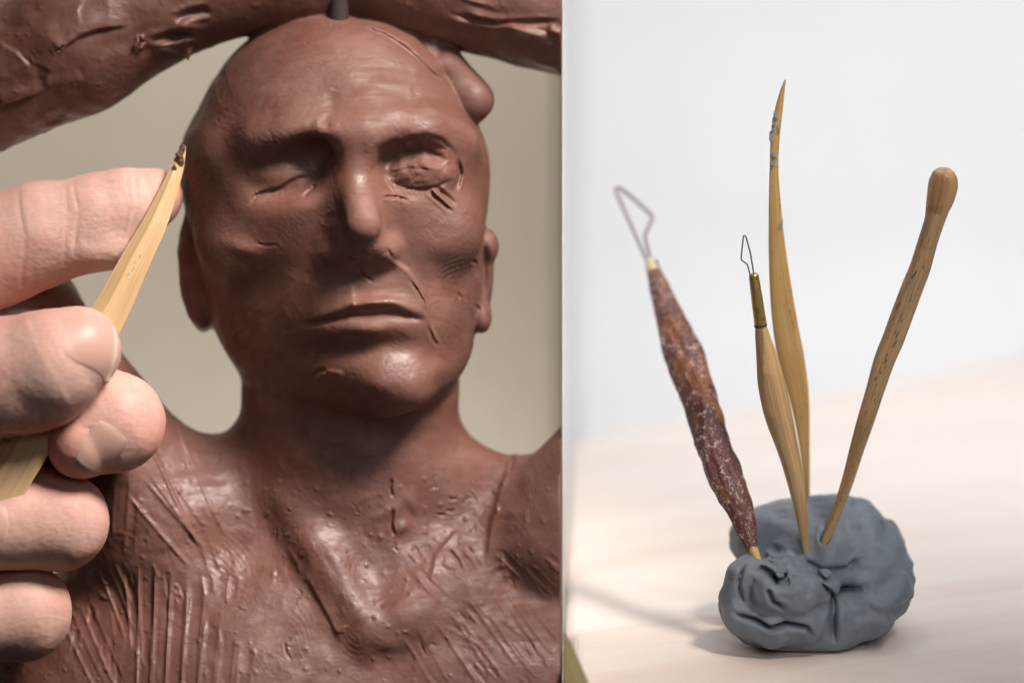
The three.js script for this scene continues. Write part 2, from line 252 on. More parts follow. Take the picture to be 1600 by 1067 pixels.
step([[672, 920], [680, 880], [710, 850], [740, 858]], 3, 18, 3); dab(712, 880, 16, 20, 0, -4); groove([[700, 872], [716, 890], [722, 904]], 2, 4, 1); ridge([[690, 890], [716, 898]], 3, 2);
step([[760, 900], [768, 840], [782, 790], [800, 750], [822, 722]], 5, 40, 4); groove([[804, 748], [794, 764]], 2.4, 4);
for (const [x, y] of [[706, 800], [688, 823], [702, 818], [760, 735], [775, 736]]) groove([[x - 8, y - 2], [x, y + 2], [x + 7, y - 1]], 1.8, 3.4, 0.8);
print(836, 796, 48, 770, 820, 5.6, 0.4); print(815, 730, 34, 770, 820, 5.6, 0.35); print(352, 878, 44, 300, 990, 6, 0.35); print(372, 930, 40, 372, 960, 6, 0.3); print(478, 982, 36, 420, 1040, 6.4, 0.45); print(700, 420, 34, 730, 520, 5.6, 0.35); print(560, 1006, 34, 560, 970, 6, 0.35); print(330, 400, 34, 360, 480, 5.6, 0.3); print(690, 520, 30, 740, 560, 5.6, 0.3);
// raised arms
step([[136, -20], [118, 18], [124, 40]], 3, 16, 2); step([[200, 40], [150, 44], [120, 55], [100, 70], [86, 96], [74, 118], [72, 140]], 10, 60, 4); step([[66, 142], [40, 150], [-10, 168]], 9, 30, 3); step([[-10, 68], [22, 84], [44, 106]], 6, 50, 3); groove([[74, 140], [76, 118], [90, 92], [120, 52]], 2.5, 3); groove([[-10, 170], [40, 153], [68, 143]], 2.5, 4);
groove([[228, 72], [262, 62], [300, 58]], 6, 6, 3); groove([[266, 38], [290, 26], [324, 20]], 6, 6, 3); dab(286, 46, 22, 12, 0.3, 7); dab(252, 76, 24, 8, 0.2, 6); dab(92, 70, 16, 10, 0.7, 4); groove([[84, 82], [92, 76]], 1.8, 4); groove([[90, 80], [98, 70]], 1.8, 4);
{ const r = rng(5); for (let i = 0; i < 70; i++) { const x = 330 * r(), y = 200 * r(); dab(x, y, 5 + 26 * r(), 4 + 12 * r(), -0.4, (r() - 0.4) * 5); } for (let i = 0; i < 22; i++) dab(205 + 14 * r(), 60 + 22 * r(), 2.4, 2.2, 0, 3); for (let i = 0; i < 44; i++) { const x = 640 + 240 * r(), y = 130 * r(); dab(x, y, 8 + 24 * r(), 4 + 9 * r(), 0.3, (r() - 0.4) * 8); } }
ridge([[790, 50], [830, 60], [856, 66]], 7, 7); ridge([[856, 52], [880, 62]], 7, 7); groove([[700, 30], [770, 44], [880, 40]], 4, 5, 1.5); groove([[684, 72], [686, 100]], 1.6, 2.4); print(715, 130, 46, 640, 60, 5.4, 0.35);
const relief = (x, y) => { const l = bins.get(Math.floor(y / BIN) * 4096 + Math.floor(x / BIN)); let s = 0; if (l) for (const f of l) s += f(x, y); return s; };

const headL = table([[240, 296], [300, 297], [350, 299], [400, 301], [450, 306], [500, 319], [540, 335], [580, 354], [620, 384], [660, 430]]);
const headR = table([[240, 748], [300, 750], [350, 752], [400, 751], [450, 748], [500, 744], [540, 740], [580, 733], [620, 712], [660, 670]]);
const headF = table([[200, 40], [250, 24], [300, 4], [350, 4], [400, 8], [440, 16], [480, 24], [520, 22], [560, 24], [595, 36], [625, 26], [660, -30]]);
const c0 = P(522, 240, -165), browL = [PR(365, 242, -58, 18), PR(410, 216, -16, 20), PR(460, 206, 6, 20), PR(522, 212, 22, 20)], browR = [PR(575, 208, 24, 20), PR(615, 196, 12, 19), PR(668, 194, -12, 18), PR(724, 222, -62, 16)];
const noseA = PR(550, 222, 18, 27), noseB = PR(556, 300, 46, 23), noseC = PR(566, 352, 80, 28), noseD = PR(550, 275, 0, 40), noseE = PR(562, 385, 34, 47), alaL = P(524, 394, 24), alaR = P(600, 390, 26), nosB = P(566, 368, 76);
const nostL = PR(535, 424, 52, 10), nostR = PR(588, 424, 46, 8), nostL2 = PR(545, 404, 58, 4), nostR2 = PR(582, 406, 58, 4);
const muzzle = P(574, 488, -50), chin = P(590, 606, 8), sockL = P(488, 256, 40), sockL2 = P(420, 284, 44), sockR = P(649, 266, 46), eyeL = P(438, 272, -22), eyeR = P(655, 268, -20), cheekL = P(385, 385, -58), cheekR = P(680, 364, -46);
function gHead(x, y, z) {
  let d = ell(x, y, z, c0, [228, 230, 206]);
  const py = y + 2, l = 800 + (headL(py) - 800) * 1.027, r = 800 + (headR(py) - 800) * 1.027, zf = headF(py), zb = -350, w = (r - l) / 2, dz = (zf - zb) / 2, zc = (zf + zb) / 2;
  const u = Math.abs(x - (l + r) / 2 - (0.1 + 0.07 * sstep(450, 600, y)) * (z - zc)) / w, v = Math.abs(z - zc) / dz, e = 2.3 - 0.5 * sstep(420, 600, y), rho = Math.pow(Math.pow(u, e) + Math.pow(v, e), 1 / e);
  let s = (rho - 1) * Math.min(w, dz);
  s = smax(s, 236 - y, 60);
  s = smax(s, (y - (652 - 0.3 * (z - 30))) * 0.95, 34);
  d = smin(d, s, 70);
  d = smin(d, ell(x, y, z, muzzle, [118, 92, 76]), 50);
  d = smin(d, ell(x, y, z, chin, [74, 40, 36]), 60);
  d = smax(d, (x - 462) * -0.5 + (y - 545) * 0.42 + z * 0.757, 46);
  d = smin(d, ell(x, y, z, cheekL, [64, 44, 48]), 60);
  d = smin(d, ell(x, y, z, cheekR, [62, 50, 48]), 60);
  d = smin(d, chain(x, y, z, browL, 16), 44);
  d = smin(d, chain(x, y, z, browR, 16), 44);
  d = smax(d, -ell(x, y, z, sockL, [48, 40, 47]), 32);
  d = smax(d, -ell(x, y, z, sockL2, [64, 34, 54]), 40);
  d = smax(d, -ell(x, y, z, sockR, [77, 50, 62]), 18);
  d = smin(d, ell(x, y, z, eyeL, [50, 29, 30]), 14);
  d = smin(d, ell(x, y, z, eyeR, [50, 28, 32]), 22);
  let q = cap(x, y, z, noseA, noseB, 26, 21);
  q = smin(q, cap(x, y, z, noseB, noseC, 23, 28), 14);
  q = smin(q, cap(x, y, z, noseD, noseE, 43, 47), 20);
  q = smin(q, ell(x, y, z, alaL, [25, 22, 27]), 14);
  q = smin(q, ell(x, y, z, alaR, [23, 22, 27]), 14);
  q = smax(q, (y - 369 + 0.06 * (x - 560)) * 0.84 + (z - 100) * 0.54, 14);
  d = smin(d, q, 22);
  d = smax(d, -cap(x, y, z, nostL, nostL2, 10, 5), 8);
  d = smax(d, -cap(x, y, z, nostR, nostR2, 8, 4), 8);
  return d;
}
const earL = P(306, 425, -165), earR = P(750, 436, -165), earR2 = P(757, 430, -128);
const earT = P(762, 384, -150), earB = P(752, 496, -140), earN = P(272, 484, -150);
const gEarL = (x, y, z) => smax(ell(x + (y - 430) * -0.10, y, z, earL, [31, 96, 52]) + 2.5 * noise(x / 26, y / 26, z / 26), -ell(x, y, z, earN, [16, 14, 40]), 8);
const gEarR = (x, y, z) => smax(smin(smin(ell(x - (y - 430) * -0.05, y, z, earR, [23, 86, 46]), ell(x, y, z, earT, [17, 26, 24]), 10), ell(x, y, z, earB, [17, 24, 24]), 10), -ell(x, y, z, earR2, [8, 44, 14]), 12);
const neckA = P(548, 600, -200), neckB = P(545, 930, -185), chest = P(450, 1250, -235), armL0 = PR(250, 822, -165, 122), armL1 = PR(12, 516, -165, 118), armL2 = PR(-170, 290, -170, 112), foreL0 = PR(-150, 190, -120, 108), foreL1 = PR(120, 62, -130, 112), foreL2 = PR(330, -45, -160, 104), foreL3 = PR(540, -60, -200, 104);
const chestL = P(375, 1130, -116), chestR = P(770, 1120, -128), trapL = [PR(260, 815, -190, 84), PR(480, 720, -210, 70)], trapR = [PR(590, 745, -190, 74), PR(930, 815, -190, 74)], clavL = [PR(450, 785, -94, 18), PR(490, 850, -56, 22), PR(575, 985, -12, 33), PR(640, 965, -34, 40)], clavR = [PR(640, 950, -58, 34), PR(720, 890, -98, 40), PR(800, 850, -132, 44)], notch = P(600, 880, 16);
const armR0 = PR(872, 842, -150, 118), armR1 = PR(1160, 518, -150, 118), foreR0 = PR(520, -72, -200, 104), foreR1 = PR(1020, 40, -180, 112), hand0 = PR(672, 90, -165, 40), hand1 = PR(738, 156, -140, 35);
function gTorso(x, y, z) {
  const t = clamp((y - neckA[1]) / (neckB[1] - neckA[1]), -0.3, 1.2), nx = lerp(neckA[0], neckB[0], t), nz = lerp(neckA[2], neckB[2], t), rx = 176 + 30 * sstep(0.3, 1, t), rz = 142;
  let d = (Math.hypot((x - nx) / rx, (z - nz) / rz) - 1) * rz;
  d = smax(d, 560 - y, 30); d = smax(d, y - 1000, 30);
  d = smin(d, ell(x, y, z, chest, [590, 480, 325]), 90);
  d = smin(d, ell(x, y, z, chestL, [225, 235, 158]), 70);
  d = smin(d, ell(x, y, z, chestR, [230, 240, 158]), 70);
  d = smin(d, chain(x, y, z, trapL, 10), 64);
  d = smin(d, chain(x, y, z, trapR, 10), 70);
  d = smin(d, chain(x, y, z, clavL, 14), 36);
  d = smin(d, chain(x, y, z, clavR, 14), 70);
  d = smax(d, -ell(x, y, z, notch, [34, 40, 32]), 50);
  return d;
}
const flap = P(86, 190, -92), crumb = P(293, 80, -100), crumb2 = P(168, 152, -96), crumb3 = P(4, 228, -96);
const gArmL = (x, y, z) => y > 330 ? chain(x, y, z, [armL0, armL1, armL2, foreL0, foreL1, foreL2, foreL3], 30) : Math.min(ell(x, y - (x - flap[0]) * -0.4, z, flap, [22, 7, 12]), ell(x, y, z, crumb, [6, 16, 8]), ell(x, y, z, crumb2, [5, 6, 5]), ell(x, y, z, crumb3, [7, 8, 6])) < 30 ? smin(Math.min(ell(x, y - (x - flap[0]) * -0.4, z, flap, [22, 7, 12]), ell(x, y, z, crumb, [6, 16, 8]), ell(x, y, z, crumb2, [5, 6, 5]), ell(x, y, z, crumb3, [7, 8, 6])), gArmL0(x, y, z), 4) : gArmL0(x, y, z);
const gArmL0 = (x, y, z) => chain(x, y, z, [armL0, armL1, armL2, foreL0, foreL1, foreL2, foreL3], 30);
const gArmR = (x, y, z) => smin(cap(x, y, z, armR0, armR1, 118, 118), cap(x, y, z, foreR0, foreR1, 104, 112), 20);
const hand2 = PR(738, 182, -140, 14), hand3 = PR(700, 110, -140, 30);
const gHand = (x, y, z) => smin(cap(x, y, z, hand0, hand1, 40, 35), cap(x, y, z, hand3, hand2, 26, 14), 12);
function rough(x, y, z) {                 // clay relief everywhere
  const an = 0.5 + 2.4 * noise(x / 170, y / 150, 3), ca = Math.cos(an), sa = Math.sin(an), su = x * ca + y * sa, sv = y * ca - x * sa, streak = 0.5 * noise(su / 34, sv / 5.5, z / 40) * sstep(-0.2, 0.4, noise(x / 45, y / 45, z / 45 + 8));
  const body = sstep(640, 820, y) + sstep(60, -10, y) + sstep(280, 150, x) , b = clamp(body, 0, 1);
  return (1.9 + 1.4 * b) * noise(x / 62, y / 62, z / 62) + (0.35 + 0.75 * b) * noise(x / 23, y / 25, z / 24) + (0.12 + 0.22 * b) * noise(x / 9, y / 9, z / 9) + 0.13 * noise(x / 4.6, y / 4.6, z / 4.6) + streak + (0.25 + b) * 5 * Math.max(0, noise(x / 8 + 40, y / 8, z / 8) - 0.62);
}
function figure(x, y, z) {
  let d = 1e9;
  if (y < 780) { d = gHead(x, y, z); d = smin(d, gEarL(x, y, z), 10); d = smin(d, gEarR(x, y, z), 6); }
  if (y > 500) d = smin(d, gTorso(x, y, z), 22);
  d = smin(d, gArmL(x, y, z), y > 500 ? 90 : 8);
  d = smin(d, gArmR(x, y, z), y > 500 ? 26 : 6);
  if (y < 260) d = smin(d, gHand(x, y, z), 4);
  if (Math.abs(d) < 24) { d -= rough(x, y, z); if (z > -190) d -= relief(x, y); }
  d = Math.max(d, x - (dividerX(z) - 2.2), y - 1210, -1 * (z + 330), -140 - y, -(x + 160));
  return d;
}
const which = (x, y, z) => { const v = [gHead(x, y, z), gEarL(x, y, z), gEarR(x, y, z), gTorso(x, y, z), gArmL(x, y, z), gArmR(x, y, z), y < 260 ? gHand(x, y, z) : 1e9]; let b = 0; for (let i = 1; i < 7; i++) if (v[i] < v[b]) b = i; return (b === 4 || b === 5) && y < 240 ? b + 3 : b; };
{
  const t0 = Date.now(), sk = skin(figure, [-165, -145, -335], [885, 1215, 130], 2.6);
  const rmap = tex(1024, 1024, (u, v, o) => { const s = noise(u * 60, v * 60, 1) + 1.3 * noise(u * 14, v * 17, 9), f = noise(u * 330, v * 330, 4), st = noise(u * 40 + v * 12, v * 200 - u * 30, 7); o[0] = 0.5 + 0.3 * f + 0.25 * noise(u * 180, v * 180, 2); o[1] = clamp(0.72 + 0.16 * s + 0.13 * st + 0.06 * f, 0.56, 1); o[2] = 0; });
  const m = std({ vertexColors: true, roughness: 0.88, roughnessMap: rmap, specularIntensity: 1, bumpMap: rmap, bumpScale: 0.32 * U, ior: 1.62 });
  const gs = parts(sk, 9, which, (x, y, z, o) => { const smearSheen = sstep(0.1, 0.6, noise(x / 58, y / 34, z / 50 + 3) + 0.35 * noise(x / 14, y / 30, z / 14)), a = 1 + 0.09 * fbm(x / 90, y / 90, z / 90, 3) + 0.07 * noise(x / 11, y / 11, z / 11) + 0.16 * smearSheen; o[0] = 0.142 * a; o[1] = 0.0575 * a * (1 + 0.04 * noise(x / 50, y / 50, 4) + 0.06 * smearSheen); o[2] = 0.0405 * a * (1 + 0.12 * smearSheen); }, [400, 1210, -150]);  // pale smears: dry patches, with pinkish sheen painted into the colour
  const t = thing('clay_figure', 'reddish brown clay figure with closed eyes and arms raised over its bald head', 'sculpture', [400, 1210, -150]);
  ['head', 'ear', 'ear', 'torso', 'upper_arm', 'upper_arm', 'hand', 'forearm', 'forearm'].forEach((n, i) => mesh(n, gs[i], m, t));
  const rod = new THREE.CylinderGeometry(16.5 * U, 16.5 * U, 220 * U, 32); rod.translate((523 - 400) * U, (1210 + 20) * U, (-118 + 150) * U);
  mesh('armature_rod', rod, std({ color: new THREE.Color(0.045, 0.032, 0.026), roughness: 0.7 }), t);
  console.log('figure', sk.pos.length / 3, sk.idx.length / 3, Date.now() - t0);
}

// ------------------------------------------------------------------ hand that holds the tool
const fIndex = [PR(-165, 455, -60, 94), PR(0, 388, -78, 88), PR(60, 367, -75, 82), PR(150, 342, -76, 70), PR(200, 325, -78, 62), PR(240, 309, -80, 46)];
const fThumb = [PR(-170, 585, 20, 96), PR(0, 588, 98, 87), PR(80, 568, 112, 83), PR(121, 546, 108, 66)];
const fMiddle = [PR(-120, 620, -90, 74), PR(60, 600, -60, 72), PR(180, 661, 46, 73), PR(128, 692, 72, 55)];
const fRing = [PR(-170, 800, -80, 76), PR(60, 800, -30, 66), PR(94, 815, 44, 72), PR(-80, 824, 84, 66)];
const fPinky = [PR(-200, 940, -80, 72), PR(20, 950, -30, 64), PR(36, 957, 36, 71), PR(-90, 970, 72, 64)];
function gHandSkin(x, y, z) {
  let d = chain(x, y, z, fIndex, 14);
  const pads = smin(ell(x, y, z, P(150, 385, -66), [90, 34, 60]), d, 30); d = pads;
  d = smin(d, smin(chain(x, y, z, fThumb, 14), ell(x, y, z, P(40, 625, 104), [80, 46, 64]), 24), 5);
  d = smin(d, chain(x, y, z, fMiddle, 16), 5);
  d = smin(d, chain(x, y, z, fRing, 16), 5);
  d = smin(d, chain(x, y, z, fPinky, 16), 5);
  const palm = smin(smin(cap(x, y, z, [-260, 520, -40], [-270, 900, -40], 120, 120), cap(x, y, z, [-290, 700, -40], [-700, 800, -60], 170, 150), 80), cap(x, y, z, [-180, 590, 20], [-330, 720, -10], 96, 130), 60);
  return smin(d, palm, 50);
}
const line = (x, y, a, b, w) => { const bx = b[0] - a[0], by = b[1] - a[1], h = clamp(((x - a[0]) * bx + (y - a[1]) * by) / (bx * bx + by * by), 0, 1); return Math.exp(-(((x - a[0] - bx * h) ** 2 + (y - a[1] - by * h) ** 2) / (w * w))) * Math.min(1, 5 * h + 0.2, 5 * (1 - h) + 0.2); };
const CREASES = [[[108, 290], [122, 330], [114, 400], 2.6, 1.6], [[96, 290], [104, 340], [98, 420], 2, 1], [[203, 268], [212, 320], [196, 380], 2.6, 1.8], [[192, 275], [200, 320], [186, 384], 2, 1], [[20, 300], [40, 370], [30, 460], 3, 1.2], [[20, 640], [46, 632], [80, 650], 3, 1.4], [[8, 520], [20, 560], [4, 590], 3, 1.4], [[150, 648], [160, 650], [190, 668], 3, 2], [[190, 668], [196, 690], [182, 720], 3, 2], [[124, 752], [142, 780], [146, 830], 3, 0.8], [[84, 900], [96, 930], [90, 980], 3, 0.8]];
const handField = (x, y, z) => {
  let d = gHandSkin(x, y, z);
  if (Math.abs(d) < 14) {
    d -= 1.2 * noise(x / 34, y / 34, z / 34) + 0.22 * noise(x / 8, y / 16, z / 8) + 0.28 * noise(x / 5, y / 5, z / 5);
    if (z > -110) for (const [a, b, c, w, h] of CREASES) d += 0.95 * h * Math.max(line(x, y, a, b, w), line(x, y, b, c, w));
    if (y < 470) d += 0.22 * Math.sin(0.34 * (x * 0.25 + y) + 7 * noise(x / 30, y / 16, 3)) * sstep(40, 80, x) * sstep(225, 180, x);
  }
  return Math.max(d, -(x + 560));
};
{
  const sk = skin(handField, [-565, 240, -260], [300, 1080, 215], 3), o = [-260, 720, -40];
  const tint = (x, y, z, c) => {
    const red = (cx, cy, r) => Math.exp(-((x - cx) ** 2 + (y - cy) ** 2) / (r * r));
    const q = clamp(0.15 + 0.9 * red(95, 690, 55) + 0.75 * red(262, 310, 34) + 0.6 * red(250, 660, 40) + 0.45 * red(130, 735, 40) + 0.5 * red(75, 640, 50) + 0.5 * red(40, 1000, 50) + 0.4 * red(120, 870, 50) + 0.3 * red(30, 450, 70) + 0.26 * fbm(x / 34, y / 34, z / 34, 4), 0, 1), m = 1 + 0.06 * noise(x / 7, y / 7, z / 7);
    c[0] = lerp(0.61, 0.56, q) * m; c[1] = lerp(0.395, 0.26, q) * m; c[2] = lerp(0.335, 0.21, q) * m;
  };
  const bump = tex(512, 512, (u, v, c) => { c[0] = 0.5 + 0.25 * noise(u * 120, v * 120, 1) + 0.28 * noise(u * 60 + v * 30, v * 170 - u * 60, 4); c[1] = 0.9; c[2] = 0; });
  bump.repeat.set(2, 2);
  const skinM = std({ vertexColors: true, roughness: 0.58, specularIntensity: 0.7, bumpMap: bump, bumpScale: 0.5 * U, sheen: 0.25, sheenColor: new THREE.Color(0.9, 0.5, 0.4), sheenRoughness: 0.5 });
  const t = thing('person', 'bare hand of a person pinching the wooden tool held against the clay head', 'hand', o);
  mesh('hand', parts(sk, 1, null, tint, o)[0], skinM, t);
  // nails follow the finger under them
  const nailM = std({ vertexColors: true, roughness: 0.42, specularIntensity: 0.7 });
  const nail = (c, along, out, len, wid, lift) => {
    const C = new THREE.Vector3(...c), A = new THREE.Vector3(...along).normalize(), N = new THREE.Vector3(...out), n = 22, p = [], q = [], col = [];
    N.addScaledVector(A, -N.dot(A)).normalize(); const S = new THREE.Vector3().crossVectors(N, A);
    for (const layer of [0, 1]) for (let j = 0; j <= n; j++) for (let i = 0; i <= n; i++) {
      const u = i / n * 2 - 1, v = j / n * 2 - 1, sq = 1 - 0.18 * Math.max(0, Math.abs(v)) ** 3;
      const o = C.clone().addScaledVector(A, v * len * (1 - 0.16 * u * u * (v > 0 ? 0.7 : 1.1))).addScaledVector(S, u * wid * sq).addScaledVector(N, 60);
      let t = 0; for (let k = 0; k < 60; k++) { const d = gHandSkin(o.x - N.x * t, o.y - N.y * t, o.z - N.z * t); if (d < 0.2) break; t += d * 0.7; if (t > 130) break; }
      o.addScaledVector(N, -t + (layer ? -5 : 0) + lift * (1 - 1.5 * Math.max(u ** 6, v < 0 ? v ** 6 : 0)) + (v > 0.7 ? 2 * (v - 0.7) : 0)); p.push(o);
      const e = sstep(0.8, 0.88, v), lu = 0.35 * sstep(-0.55, -0.75, v + 0.25 * u * u); col.push(lerp(0.57, 0.72, e) + 0.05 * lu, lerp(0.345, 0.6, e) + 0.1 * lu, lerp(0.285, 0.5, e) + 0.09 * lu);
    }
    const m = n + 1, L = m * m;
    for (let j = 0; j < n; j++) for (let i = 0; i < n; i++) { const a = j * m + i; q.push(a, a + 1, a + m, a + 1, a + m + 1, a + m, L + a, L + a + m, L + a + 1, L + a + 1, L + a + m, L + a + m + 1); }
    for (let i = 0; i < n; i++) for (const [a, b] of [[i, i + 1], [n * m + i + 1, n * m + i], [(i + 1) * m, i * m], [i * m + n, (i + 1) * m + n]]) q.push(a, a + L, b, b, a + L, b + L);
    const g = new THREE.BufferGeometry().setFromPoints(p.map((v) => new THREE.Vector3((v.x - o[0]) * U, (o[1] - v.y) * U, (v.z - o[2]) * U)));
    g.setAttribute('color', new THREE.Float32BufferAttribute(col, 3)); g.setIndex(q); g.computeVertexNormals(); mesh('fingernail', g, nailM, t);
  };
  nail(P(143, 519, 165), [0.83, 0.12, -0.25], [0.2, -0.72, 0.66], 48, 40, 1.2);
  nail(P(160, 702, 128), [-0.55, 0.82, 0.1], [0.12, 0.28, 0.95], 40, 30, 1.2);
  nail(P(-22, 824, 150), [-0.9, 0, 0.1], [0.15, 0, 0.95], 34, 30, 1.2);
}

// ------------------------------------------------------------------ wooden and wire tools
// A bar through points [x, y, z, half width, half depth]; section(a) gives the outline, 1 = on the ellipse. UV: u round, v along in units of 100.
function bar(pts, section = () => 1, n = 36, steps = 80, wob = null, twist = 0) {
  const cur = new THREE.CatmullRomCurve3(pts.map((p) => new THREE.Vector3(p[0], p[1], p[2])), false, 'centripetal'), m = pts.length - 1, p = [], uv = [], q = [];
  const at = (k, t) => { const i = Math.min(m - 1, Math.floor(t * m)), f = t * m - i, a = pts[Math.max(0, i - 1)][k], b = pts[i][k], c = pts[i + 1][k], d = pts[Math.min(m, i + 2)][k]; return b + 0.5 * f * (c - a + f * (2 * a - 5 * b + 4 * c - d + f * (3 * (b - c) + d - a))); };
  let len = 0, last = null;
  for (let j = 0; j <= steps; j++) {
    const t = j / steps, c = cur.getPoint(t), T = cur.getTangent(t), X = new THREE.Vector3().crossVectors(new THREE.Vector3(0, 0, 1), T).normalize(), Z = new THREE.Vector3().crossVectors(T, X).normalize();
    if (last) len += c.distanceTo(last); last = c.clone();
    const w = Math.max(0.02, at(3, t)), dp = Math.max(0.02, at(4, t));
    for (let i = 0; i <= n; i++) {
      const a = i / n * 2 * Math.PI, r = section(a + twist) * (1 + (wob ? wob(c, a, t) : 0)), v = c.clone().addScaledVector(X, Math.cos(a) * w * r).addScaledVector(Z, Math.sin(a) * dp * r);
      p.push(v); uv.push(i / n, len / 100);
    }
  }
  const c0 = p.length; for (const e of [0, steps]) { const c = cur.getPoint(e / steps); p.push(c); uv.push(0.5, e ? len / 100 : 0); }
  for (let j = 0; j < steps; j++) for (let i = 0; i < n; i++) { const a = j * (n + 1) + i, b = a + n + 1; q.push(a, b, a + 1, a + 1, b, b + 1); }
  for (let i = 0; i < n; i++) { q.push(c0, i, i + 1); const a = steps * (n + 1) + i; q.push(c0 + 1, a + 1, a); }
  return { p, uv, q, len };
}
function barMesh(name, b, m, parent, o, crease = 0.7) {
  let g = new THREE.BufferGeometry().setFromPoints(b.p.map((v) => new THREE.Vector3((v.x - o[0]) * U, (o[1] - v.y) * U, (v.z - o[2]) * U)));
  g.setAttribute('uv', new THREE.Float32BufferAttribute(b.uv, 2)); g.setIndex(b.q);
  // make faces look outwards
  const P3 = g.attributes.position, a = new THREE.Vector3(), bb = new THREE.Vector3(), c = new THREE.Vector3(); let vol = 0;
  for (let i = 0; i < b.q.length; i += 3) { a.fromBufferAttribute(P3, b.q[i]); bb.fromBufferAttribute(P3, b.q[i + 1]); c.fromBufferAttribute(P3, b.q[i + 2]); vol += a.dot(bb.cross(c)); }
  if (vol < 0) { const q = b.q.slice(); for (let i = 0; i < q.length; i += 3) { const s = q[i + 1]; q[i + 1] = q[i + 2]; q[i + 2] = s; } g.setIndex(q); }
  g = toCreasedNormals(g, crease);
  return mesh(name, g, m, parent);
}
function wood(seed, light, dark, specks, speck, scale = 1) {
  return tex(256, 1024, (u, v, o) => {
    const cx = Math.cos(u * 6.283), sx = Math.sin(u * 6.283), y = v * 9;
    const g1 = noise(cx * 2.4 + seed, y * 0.5, sx * 2.4), g2 = noise(cx * 9, y * 0.9 + seed, sx * 9), g3 = noise(cx * 26, y * 3, sx * 26 + seed), mott = noise(cx * 1.2, y * 1.6 + seed, sx * 1.2);
    let t = clamp(0.42 + 0.3 * g1 + 0.26 * g2 + 0.2 * g3 + 0.2 * mott, 0, 1);
    const pit = noise(cx * 10 + seed, y * 9, sx * 10) + 0.5 * noise(cx * 24, y * 22, sx * 24), zone = noise(cx * 1.5, y * 0.8, sx * 1.5 + seed), k = sstep(1.02 - specks, 1.12 - specks, pit + 0.3 * zone);
    for (let c = 0; c < 3; c++) o[c] = lerp(lerp(light[c], dark[c], t), speck[c], k * 0.85);
  }, true);
}
const woodM = (map, rough = 0.5) => { map.repeat.set(1, 0.11); return std({ map, roughness: rough, specularIntensity: 0.6, bumpMap: map, bumpScale: 0.9 * U }); };
const B = (px, py, z, w, d = w) => [...P(px, py, z), w, d];
const poly = (angles) => (a) => {          // a convex outline with corners at these angles
  a = ((a % 6.28318) + 6.28318) % 6.28318; let i = 0; while (i < angles.length && angles[i] <= a) i++;
  const A = angles[(i + angles.length - 1) % angles.length] - (i === 0 ? 6.28318 : 0), C = angles[i % angles.length] + (i === angles.length ? 6.28318 : 0);
  const h = (C - A) / 2; return Math.cos(h) / Math.cos(a - (A + C) / 2) * 0.94 + 0.06;
};
{
  const o = P(165, 490, 34), t = thing('modelling_tool', 'pale wooden modelling tool held in the hand, its tip against the clay head', 'tool', o);
  const b = bar([B(287, 228, -58, 3, 2), B(284, 238, -54, 6, 4), B(276, 262, -46, 11, 7), B(262, 300, -30, 15, 10), B(240, 352, -8, 20, 13), B(213, 404, 10, 24, 16), B(170, 490, 36, 29, 20), B(105, 590, 62, 34, 24), B(48, 682, 82, 38, 27), B(-20, 790, 100, 40, 28), B(-120, 940, 118, 36, 26), B(-200, 1060, 124, 20, 16)], poly([0.25, 1.25, 2.9, 3.6, 4.7, 5.8]), 96, 110);
  const w = woodM(wood(3, [0.84, 0.73, 0.57], [0.74, 0.60, 0.44], 0.03, [0.55, 0.52, 0.52]), 0.38);
  barMesh('shaft', b, w, t, o, 0.35);
  const clayM = std({ color: new THREE.Color(0.12, 0.055, 0.04), roughness: 0.7 }), r = rng(12), gs = [];
  for (const [x, y, z, q] of [[280, 244, -44, 6], [281, 251, -44, 6], [229, 416, 8, 4], [284, 232, -50, 5], [272, 262, -38, 3]]) { const g = new THREE.IcosahedronGeometry(q * U, 2), p = g.attributes.position; for (let i = 0; i < p.count; i++) { const n = 1 + 0.35 * noise(p.getX(i) / U / 3 + x, p.getY(i) / U / 3, p.getZ(i) / U / 3); p.setXYZ(i, p.getX(i) * n, p.getY(i) * n * 1.5, p.getZ(i) * n * 0.6); } g.computeVertexNormals(); const c = P(x, y, z); g.translate((c[0] - o[0]) * U, (o[1] - c[1]) * U, (c[2] - o[2]) * U); gs.push(g); }
  for (const g of gs) mesh('clay_crumb', g, clayM, t);
}
const wireM = std({ color: new THREE.Color(0.22, 0.19, 0.2), metalness: 0.85, roughness: 0.42 });
function wire(pts, r, parent, o) {
  const vs = pts.map((p) => { const q = P(...p); return new THREE.Vector3((q[0] - o[0]) * U, (o[1] - q[1]) * U, (q[2] - o[2]) * U); }), path = new THREE.CurvePath();
  const c = new THREE.CatmullRomCurve3(vs, false, 'catmullrom', 0.12);
  mesh('wire_loop', new THREE.TubeGeometry(c, 120, r * U, 10), wireM, parent);
}
